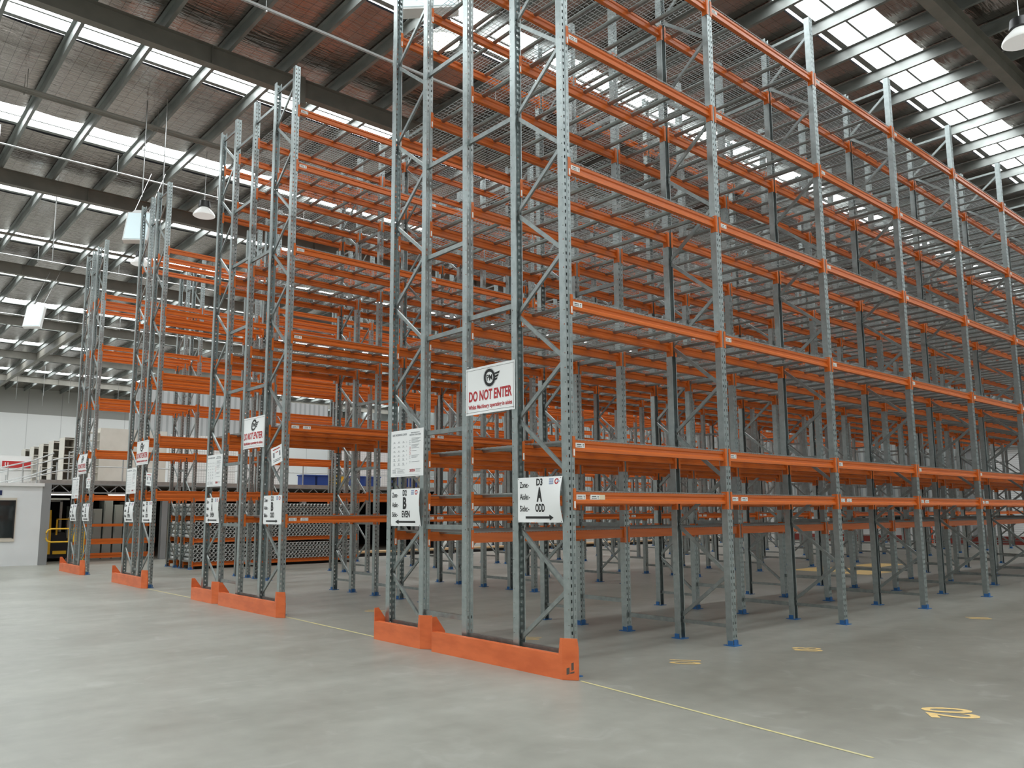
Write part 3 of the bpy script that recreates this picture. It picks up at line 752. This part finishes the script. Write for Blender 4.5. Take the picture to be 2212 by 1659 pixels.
# hanging sprinkler drops in front of the far wall
for i in range(22):
    x = -64 + (i % 3)*3.1; y = -3 + i*1.15
    tag(obj('sprinkler_drop', MB().tube([(x,y,9.9),(x,y,12.24)], .014, 6), M['rail']), 'thin vertical rod hanging from the roof near the far left wall', 'rod', 'thin rods hanging before the far left wall')

# ---------------------------------------------------------------- lamps
def highbay(x, y, z, label, lit=False):
    t = thing('high_bay_lamp', label, 'lamp', (x, y, z), group=None)
    obj('hanger', MB().tube([(0,0,.45),(0,0,12.0-z)], .008, 6), M['chrome'], t)
    obj('gear_box', MB().tube([(0,0,.22),(0,0,.25),(0,0,.42),(0,0,.46)], [.12,.17,.15,.05], 16), M['lampbody'], t, sm=True)
    prof = [(.10,.26),(.16,.20),(.26,.10),(.30,.03),(.305,0)]
    s = MB(); seg = 24
    for r, zz in prof:
        for k in range(seg): a = 2*PI*k/seg; s.v.append((r*math.cos(a), r*math.sin(a), zz))
    for i in range(len(prof)-1):
        for k in range(seg): s.f.append((i*seg+k, i*seg+(k+1)%seg, (i+1)*seg+(k+1)%seg, (i+1)*seg+k))
    obj('reflector', s, M['lampglass'], t, sm=True)
    obj('diffuser', MB().tube([(0,0,-.01),(0,0,.012)], .29, 24), M['lamplit' if lit else 'lampglass'], t)
highbay(-16.5, 2.10, 10.05, 'round black and white high bay lamp hanging left of the rack tops')
highbay(1.68, 9.95, 9.9, 'round high bay lamp at the upper right edge')
highbay(-5.25, 2.25, 10.1, 'lit round high bay lamp glowing behind the mesh shelves', True)
highbay(-22.4, 2.12, 10.06, 'round high bay lamp behind the second rack from the far left')
def hang_panel(x, y, z, label, rot, w=.62, h=.66):
    t = thing('hanging_lamp', label, 'lamp', (x, y, z)); t.rotation_euler = (math.radians(-18), 0, rot)
    obj('housing', MB().box(-w/2,w/2,-.01,.16,0,h).prism([(-w/2+.08,h),(w/2-.08,h),(w/2-.16,h+.10),(-w/2+.16,h+.10)], .02,.14,'y'), M['whitepanel'], t)
    obj('lens', MB().box(-w/2+.04,w/2-.04,-.022,-.0105,.04,h-.04), M['panelglow'], t)
    s = MB()
    for sx in (-.2, .2): s.tube([(sx,.08,h+.05),(sx,.08 + (12-z-h)*.31,12.0-z)], .008, 6)
    obj('suspension_chain', s, M['chrome'], t)
hang_panel(-3.30, .50, 9.0, 'white hanging light panel at the top edge, nearest of the three', .80, .95)
hang_panel(-16.9, .38, 9.05, 'white hanging light panel beside the second rack from the far left', .95, .66, .95)
hang_panel(-29.6, .25, 8.9, 'small white hanging light panel far left, beyond the far-left rack', .95, .66, .95)
for x, y in ((-15.0,-.02),(-14.6,.35),(-22.6,-.5)):
    tag(obj('hanging_chain', MB().tube([(x,y,9.6),(x,y,12.2)], .014, 6), M['chrome']), 'thin chain hanging down from the roof at upper left', 'chain', 'thin chains hanging at upper left')

# ---------------------------------------------------------------- office at the far left
struct('wall_office', MB().box(-28,-23.7,-9,-.10,0,2.50), M['officewall'], 'white office box at the left edge', 'wall')
struct('trim_120', MB().box(-28.05,-23.62,-9,-.06,2.50,2.60), M['whitepanel'], 'white capping on the office box', 'trim')
s = MB().box(-23.70,-23.66,-4.5,-.80,.76,2.13); struct('trim_121', s, M['trimbeige'], 'beige surround of the office window', 'trim')
struct('window_20', MB().box(-23.66,-23.645,-4.4,-.87,.88,2.02), M['darkglass'], 'dark glazed office window', 'window')
struct('trim_122', MB().box(-23.66,-23.64,-4.4,-.85,2.02,2.05).box(-23.66,-23.64,-.87,-.83,.86,2.05), M['black'], 'black window bead', 'trim')
tag(obj('wall_plate', MB().box(-23.699,-23.68,-2.0,-1.22,2.21,2.36), M['navy']), 'small dark blue plate on the office wall at the left edge', 'sign')
# mezzanine
struct('trim_130', MB().box(-24.0,-23.7,-.10,.16,0,2.6), M['steelgrey'], 'grey steel post at the office corner', 'column')
def mez_col(y): struct('trim_%d' % (131+int(y)), MB().box(-24.45,-24.43,y-.1,y+.1,0,2.33).box(-24.25,-24.23,y-.1,y+.1,0,2.33).box(-24.44,-24.24,y-.008,y+.008,0,2.33), M['steelgrey'], 'grey steel column under the mezzanine', 'column')
for y in (3.95, 9.4, 14.9): mez_col(y)
struct('trim_150', MB().box(-40,-24.2,-.1,16.6,2.62,2.74), M['mezz'], 'raised mezzanine floor slab', 'mezzanine')
s = MB().box(-24.3,-24.2,-.1,16.6,2.58,2.62).box(-24.28,-24.22,.1,16.6,2.30,2.345)
y = .2
while y < 16.0:
    s.bar((-24.25,y,2.34),(-24.25,y+.3,2.6), .03); s.bar((-24.25,y+.3,2.6),(-24.25,y+.6,2.34), .03); y += .62
struct('trim_151', s, M['steelgrey'], 'open zigzag truss under the mezzanine edge', 'truss')
struct('wall_mezzanine', MB().box(-36,-35.9,-.1,16.6,0,2.6).box(-36,-24.6,16.5,16.6,0,2.6), M['dark'], 'added dark wall standing for the shade under the mezzanine', 'wall')  # added back and side walls, the shade under the mezzanine put into their colour
struct('wall_mezzanine_side', MB().box(-36,-28.1,-.2,-.1,0,2.6), M['navy'], 'added dark blue side closing the shaded space under the mezzanine', 'wall')
# railings
t = thing('handrail', 'grey tubular railing along the mezzanine edge', 'railing', (-24.3,0,2.74))
obj('rail', MB().tube([(0,.75,.93),(0,1.0,.97),(0,16.4,.97)], .022, 8).tube([(0,.75,.48),(0,16.4,.48)], .018, 8), M['rail'], t, sm=True)
for i in range(10): obj('post', MB().tube([(0,.75+i*1.72,0),(0,.75+i*1.72,.97)], .024, 8), M['rail'], t)
t = thing('stair_railing', 'sloping grey stair railing above the office box', 'railing', (-24.6,0,2.6))
s = MB()
for dz in (.0, -.48): s.tube([(0,.35,1.05+dz),(0,-.25,.78+dz),(0,-1.5,.42+dz),(0,-2.8,.05+dz)], .022, 8)
obj('rail', s, M['rail'], t, sm=True)
for i in range(7): obj('post', MB().tube([(0,.3-i*.42,0),(0,.3-i*.42,.95-i*.14)], .018, 8), M['rail'], t)
t = thing('stair_railing', 'second stair railing, lower and farther along the mezzanine', 'railing', (-25.3,0,2.6))
s = MB()
for dz in (.0, -.42): s.tube([(0,1.2,1.0+dz),(0,.6,.9+dz),(0,-.6,.52+dz),(0,-2.2,.1+dz)], .022, 8)
obj('rail', s, M['rail'], t, sm=True)
for i in range(5): obj('post', MB().tube([(0,1.1-i*.5,0),(0,1.1-i*.5,.95-i*.16)], .018, 8), M['rail'], t)
# cabinets on the mezzanine
for i in range(5):
    x = -25.75-i*1.70
    t = thing('shelving_cabinet', ['beige open shelving cabinet nearest the racks on the mezzanine','beige open shelving cabinet second from the racks on the mezzanine','middle beige open shelving cabinet on the mezzanine','beige open shelving cabinet second from the left on the mezzanine','leftmost beige open shelving cabinet on the mezzanine'][i], 'cabinet', (x,.9,2.74))
    obj('end_panel', MB().box(-.75,0,-.02,0,0,1.57).box(-.75,-.73,0,.32,0,1.57).box(-.75,0,.30,.32,0,1.57).box(-.75,0,0,.32,1.55,1.57), M['locker'], t)
    s = MB()
    for k in range(6): s.box(-.73,-.01,0,.30,.05+k*.29,.075+k*.29)
    obj('shelf', s, M['locker'], t)
t = thing('storage_cabinet', 'large plain beige cabinet behind the mezzanine railing', 'cabinet', (-27,2.35,2.74))
obj('body', MB().box(-.5,0,0,2.45,0,2.1), M['locker'], t)
s = MB()
for k in range(7): s.box(-.45,-.02,-.42,-.02,.1+k*.30,.12+k*.30)
obj('side_shelf', s.box(-.5,.0,-.44,-.42,0,1.9), M['locker'], t)
cages = [(4.9,7.6,2.0,'first'),(7.75,9.6,1.5,'second'),(11.9,14.5,1.9,'third'),(14.7,16.4,1.7,'fourth')]
for y0, y1, h, w in cages:
    tag(obj('grid_partition', MB().box(-27,-26.94,y0,y1,2.74,2.74+h), M['cage']), 'white gridded partition, %s beyond the large beige cabinet on the mezzanine' % w, 'partition')
struct('wall_inner', MB().box(-30.1,-30,4.2,13.5,4.9,6.9), M['corry'], 'grey corrugated wall panel above the mezzanine', 'wall')
struct('trim_160', MB().box(-30,-29.9,4.2,13.5,6.0,6.12), M['steelgrey'], 'rail across the grey corrugated panel', 'rail')
for i, (y, z, c, nme) in enumerate(((9.8,2.95,'bluebin','blue'),(10.45,2.95,'bluebin','dark blue'),(12.2,2.95,'bluebin','third blue'),(13.0,2.95,'bluebin','fourth blue'),(11.3,2.95,'yellow','yellow'),(14.3,2.95,'bluebin','fifth blue'),(15.0,2.95,'bluebin','sixth blue'))):
    b_ = thing('storage_bin', '%s plastic bin standing on the mezzanine edge behind the racks' % nme, 'bin', (-25.4,y,2.74))
    obj('tub', MB().box(-.25,.25,0,.55,0,.42), M[c], b_); obj('rim', MB().box(-.28,.28,-.03,.58,.42,.47), M[c], b_)
tag(obj('cardboard_box', MB().box(-25.7,-25.2,15.75,16.3,2.74,3.3), M['card']), 'brown cardboard box on the mezzanine seen through the racks', 'box')
# red sign on far wall
t = thing('wall_sign', 'red banner sign with a white letter U on the far white wall', 'sign', (-31.0,.34,3.42))
obj('panel', MB().box(0,.03,-.49,.50,.02,.28), simple('sign_red',(.50,.03,.03),.4), t)
obj('backing', MB().box(-.02,-.001,-.53,.54,-.06,.30), M['sign'], t)
s = fit_text('U', -.40, .07, .12, .15, .03); m2_ = MB(); m2_.f = s.f; m2_.v = [(.033+v[2]*.5, v[0], v[1]) for v in s.v]
obj('lettering', m2_, M['sign'], t)
struct('wall_partition', MB().box(-31.3,-31.05,-9,3.2,2.62,3.92), M['whitepanel'], 'white inner wall above the office', 'wall')
# low rack under the mezzanine
t = thing('pallet_rack', 'low orange rack standing in the dark under the mezzanine', 'rack', (-24.75,0,0))
for y in (1.15, 3.75):
    for x in (0,-.85): obj('upright_post', MB().box(x-.04,x+.04,y-.045,y+.045,0,1.5), M['galv'], t)
for x in (.05,-.90):
    for z in (.15,.23,.62,.72,1.22):
        if z in (.23,.72) and x < 0: continue
        obj('beam', MB().box(x-.02,x+.02,1.1,3.8,z-.045,z+.045), M['orange'], t)
for i in range(7):
    y = 1.35 + i*.36; hgt = (.55,.75,.45,.8,.6,.7,.5)[i]
    tag(obj('metal_cabinet', MB().box(-26.9,-26.2,y,y+.30,0,1.35+hgt).box(-26.2,-26.17,y+.03,y+.27,.9,1.2+hgt), M['pale']), ['pale metal cabinet under the mezzanine, first from the forklift','pale metal cabinet under the mezzanine, second from the forklift','pale metal cabinet under the mezzanine, third from the forklift','pale metal cabinet under the mezzanine, in the middle of the row','pale metal cabinet under the mezzanine, third from the column','pale metal cabinet under the mezzanine, second from the column','pale metal cabinet under the mezzanine, beside the column'][i], 'cabinet')
# forklift
t = thing('forklift', 'yellow order picker forklift parked in the dark opening beside the office', 'forklift', (-26.4,.80,0))
obj('chassis', MB().prism([(-.9,.12),(.9,.12),(.9,.75),(.55,.95),(-.2,1.0),(-.9,.9)], -.35,.35,'y'), M['dark'], t)
obj('body_panel', MB().prism([(.905,.25),(.93,.25),(.93,.95),(.80,1.75),(.72,1.75),(.85,.95)], -.52,-.20,'y').box(.88,.94,-.12,.30,.25,.36), M['yellow'], t)
obj('mast', MB().box(-.1,0,-.30,-.22,.1,2.15).box(-.1,0,.22,.30,.1,2.15).box(-.1,0,-.30,.30,2.05,2.15).box(.45,.55,-.30,-.24,.1,2.0), M['galv'], t)
obj('guard_frame', MB().box(.85,.89,-.05,0,.9,1.45).box(.85,.89,.45,.50,.9,1.45).box(.85,.89,-.05,.5,1.42,1.46), M['yellow'], t)
obj('overhead_guard', MB().box(-.2,.7,-.36,.36,2.1,2.16), M['steelgrey'], t)
for sy in (-.28,.28): obj('wheel', MB().tube([(.7,sy-.06,.15),(.7,sy+.06,.15)], .15, 16), M['rubber'], t)
t = thing('safety_gate', 'yellow tubular safety gate across the opening beside the office', 'gate', (-23.62,.0,0))
obj('gate_loop', MB().tube([(0,1.15,1.14),(0,.22,1.14),(0,.12,1.10),(0,.08,1.02),(0,.08,.84),(0,.12,.76),(0,.22,.72),(0,1.15,.72)], .025, 8), M['yellow'], t, sm=True)
obj('gate_plate', MB().box(-.02,.02,.72,1.12,.72,1.14), M['yellow'], t)
obj('gate_post', MB().box(-.04,.04,1.13,1.21,0,1.2), M['yellow'], t)

for i, (x, y) in enumerate(((-25.6,.9),(-25.6,2.9),(-27.6,6.5))):  # a fluorescent inferred from its reflection, repeated as added lamps to brighten this space
    t = thing('batten_light', ['lit batten light above the forklift under the mezzanine','lit batten light above the low orange rack under the mezzanine','added lit batten light deep under the mezzanine'][i], 'lamp', (x,y,2.27))
    obj('tube', MB().box(-.05,.05,-.5,.5,0,.03), M['lamplit'], t); obj('tray', MB().box(-.07,.07,-.55,.55,.031,.08), M['whitepanel'], t); obj('stem', MB().box(-.01,.01,-.3,-.28,.08,.35).box(-.01,.01,.28,.3,.08,.35), M['chrome'], t)
# dock kerb behind the left racks
t = thing('dock_kerb', 'low black dock kerb with a yellow timber edge behind the racks', 'kerb', (-20.5,8.5,0))
obj('base', MB().box(-.6,0,0,26,0,.12), M['rubber'], t); obj('timber_edge', MB().box(-.5,.02,0,26,.125,.19), M['timber'], t)
t = thing('plinth', 'black plinth under the stacked pipes', 'plinth', (ROW['s0'],B,0))
obj('slab', MB().box(.08,1.86,.15,2*B-.15,0,.075), M['rubber'], t)

# ---------------------------------------------------------------- back right
struct('wall_back_lower', MB().box(-30,20,38.2,38.49,0,1.3), M['farlow'], 'white lower wall behind the far aisle ends', 'wall')
struct('door_1', MB().box(-9.4,-6.2,38.1,38.19,.3,4.6), M['shutter'], 'white roller shutter door at the far right', 'door')
struct('trim_170', MB().box(-9.6,-9.4,38.0,38.19,.0,4.8).box(-6.2,-6.0,38.0,38.19,0,4.8).box(-9.6,-6.0,37.9,38.19,4.6,5.1), M['steelgrey'], 'frame of the far roller shutter door', 'door frame')
tag(obj('kerb_rail', MB().box(-19.5,-12.5,36.9,37.1,0,.35), M['redkerb']), 'dark red protective kerb along the far wall, left piece', 'kerb')
tag(obj('kerb_rail', MB().box(-11.0,3.0,36.9,37.1,0,.38), M['redkerb']), 'dark red protective kerb along the far wall, right piece', 'kerb')
for i, x in enumerate((-19.6,-12.4,-11.1)):
    tag(obj('bollard', MB().tube([(x,36.8,0),(x,36.8,.75),(x,36.8,.80)], [.09,.09,.05], 12), simple('bollard_orange',(.75,.10,.03),.5)), ['orange bollard at the left end of the far red kerb','orange bollard between the two far red kerbs, left','orange bollard between the two far red kerbs, right'][i], 'bollard')
for i, x in enumerate((-16.5,-14.2)):
    struct('window_%d' % (30+i), MB().box(x,x+1.5,38.1,38.19,.9,2.0), M['darkglass'], 'dark opening in the far wall', 'window')
tag(obj('concrete_column', MB().prism([(.2*math.cos(2*PI*k/24), .2*math.sin(2*PI*k/24)) for k in range(24)], 0, 11.54, 'z'), M['concol']), 'round grey concrete column standing among the far racks', 'column').location = (-10.9, 20.5, 0)
bpy.context.view_layer.objects.active = None
tag(obj('plastic_wrap', MB().prism([(0,0),(.28,.05),(.34,.30),(.16,.42),(-.04,.30)], -.03, .03, 'x'), M['plasticbag'], loc=(-3.2,18.2,1.0)), 'crumpled clear plastic bag hanging on a far rack post', 'bag')

# ---------------------------------------------------------------- camera
f_px, yaw, pitch, roll = 1738.8156, -.86243, .133205, -.0045232
def cam_axes():
    f = Vector((math.sin(yaw)*math.cos(pitch), math.cos(yaw)*math.cos(pitch), math.sin(pitch)))
    r = f.cross(Vector((0,0,1))).normalized(); u = r.cross(f)
    c, s_ = math.cos(roll), math.sin(roll)
    return f, r*c + u*s_, u*c - r*s_
f, r, u = cam_axes()
cd = bpy.data.cameras.new('camera'); cam = bpy.data.objects.new('camera', cd); C.objects.link(cam)
cam.matrix_world = Matrix(((r.x,u.x,-f.x,5.7824),(r.y,u.y,-f.y,-5.8604),(r.z,u.z,-f.z,1.6),(0,0,0,1)))
cd.sensor_fit = 'HORIZONTAL'; cd.sensor_width = 36; cd.lens = f_px*36/2212
cd.shift_x = 25.18/2212; cd.shift_y = 44.524/2212; cd.clip_end = 300
bpy.context.scene.camera = cam

w = bpy.data.worlds.new('world'); bpy.context.scene.world = w; w.use_nodes = True
w.node_tree.nodes['Background'].inputs[0].default_value = (.8,.9,1,1); w.node_tree.nodes['Background'].inputs[1].default_value = 1.
sc = bpy.context.scene
sc.view_settings.view_transform = 'Standard'; sc.view_settings.look = 'None'; sc.view_settings.gamma = 1
sc.view_settings.use_curve_mapping = False; sc.view_settings.exposure = -.25
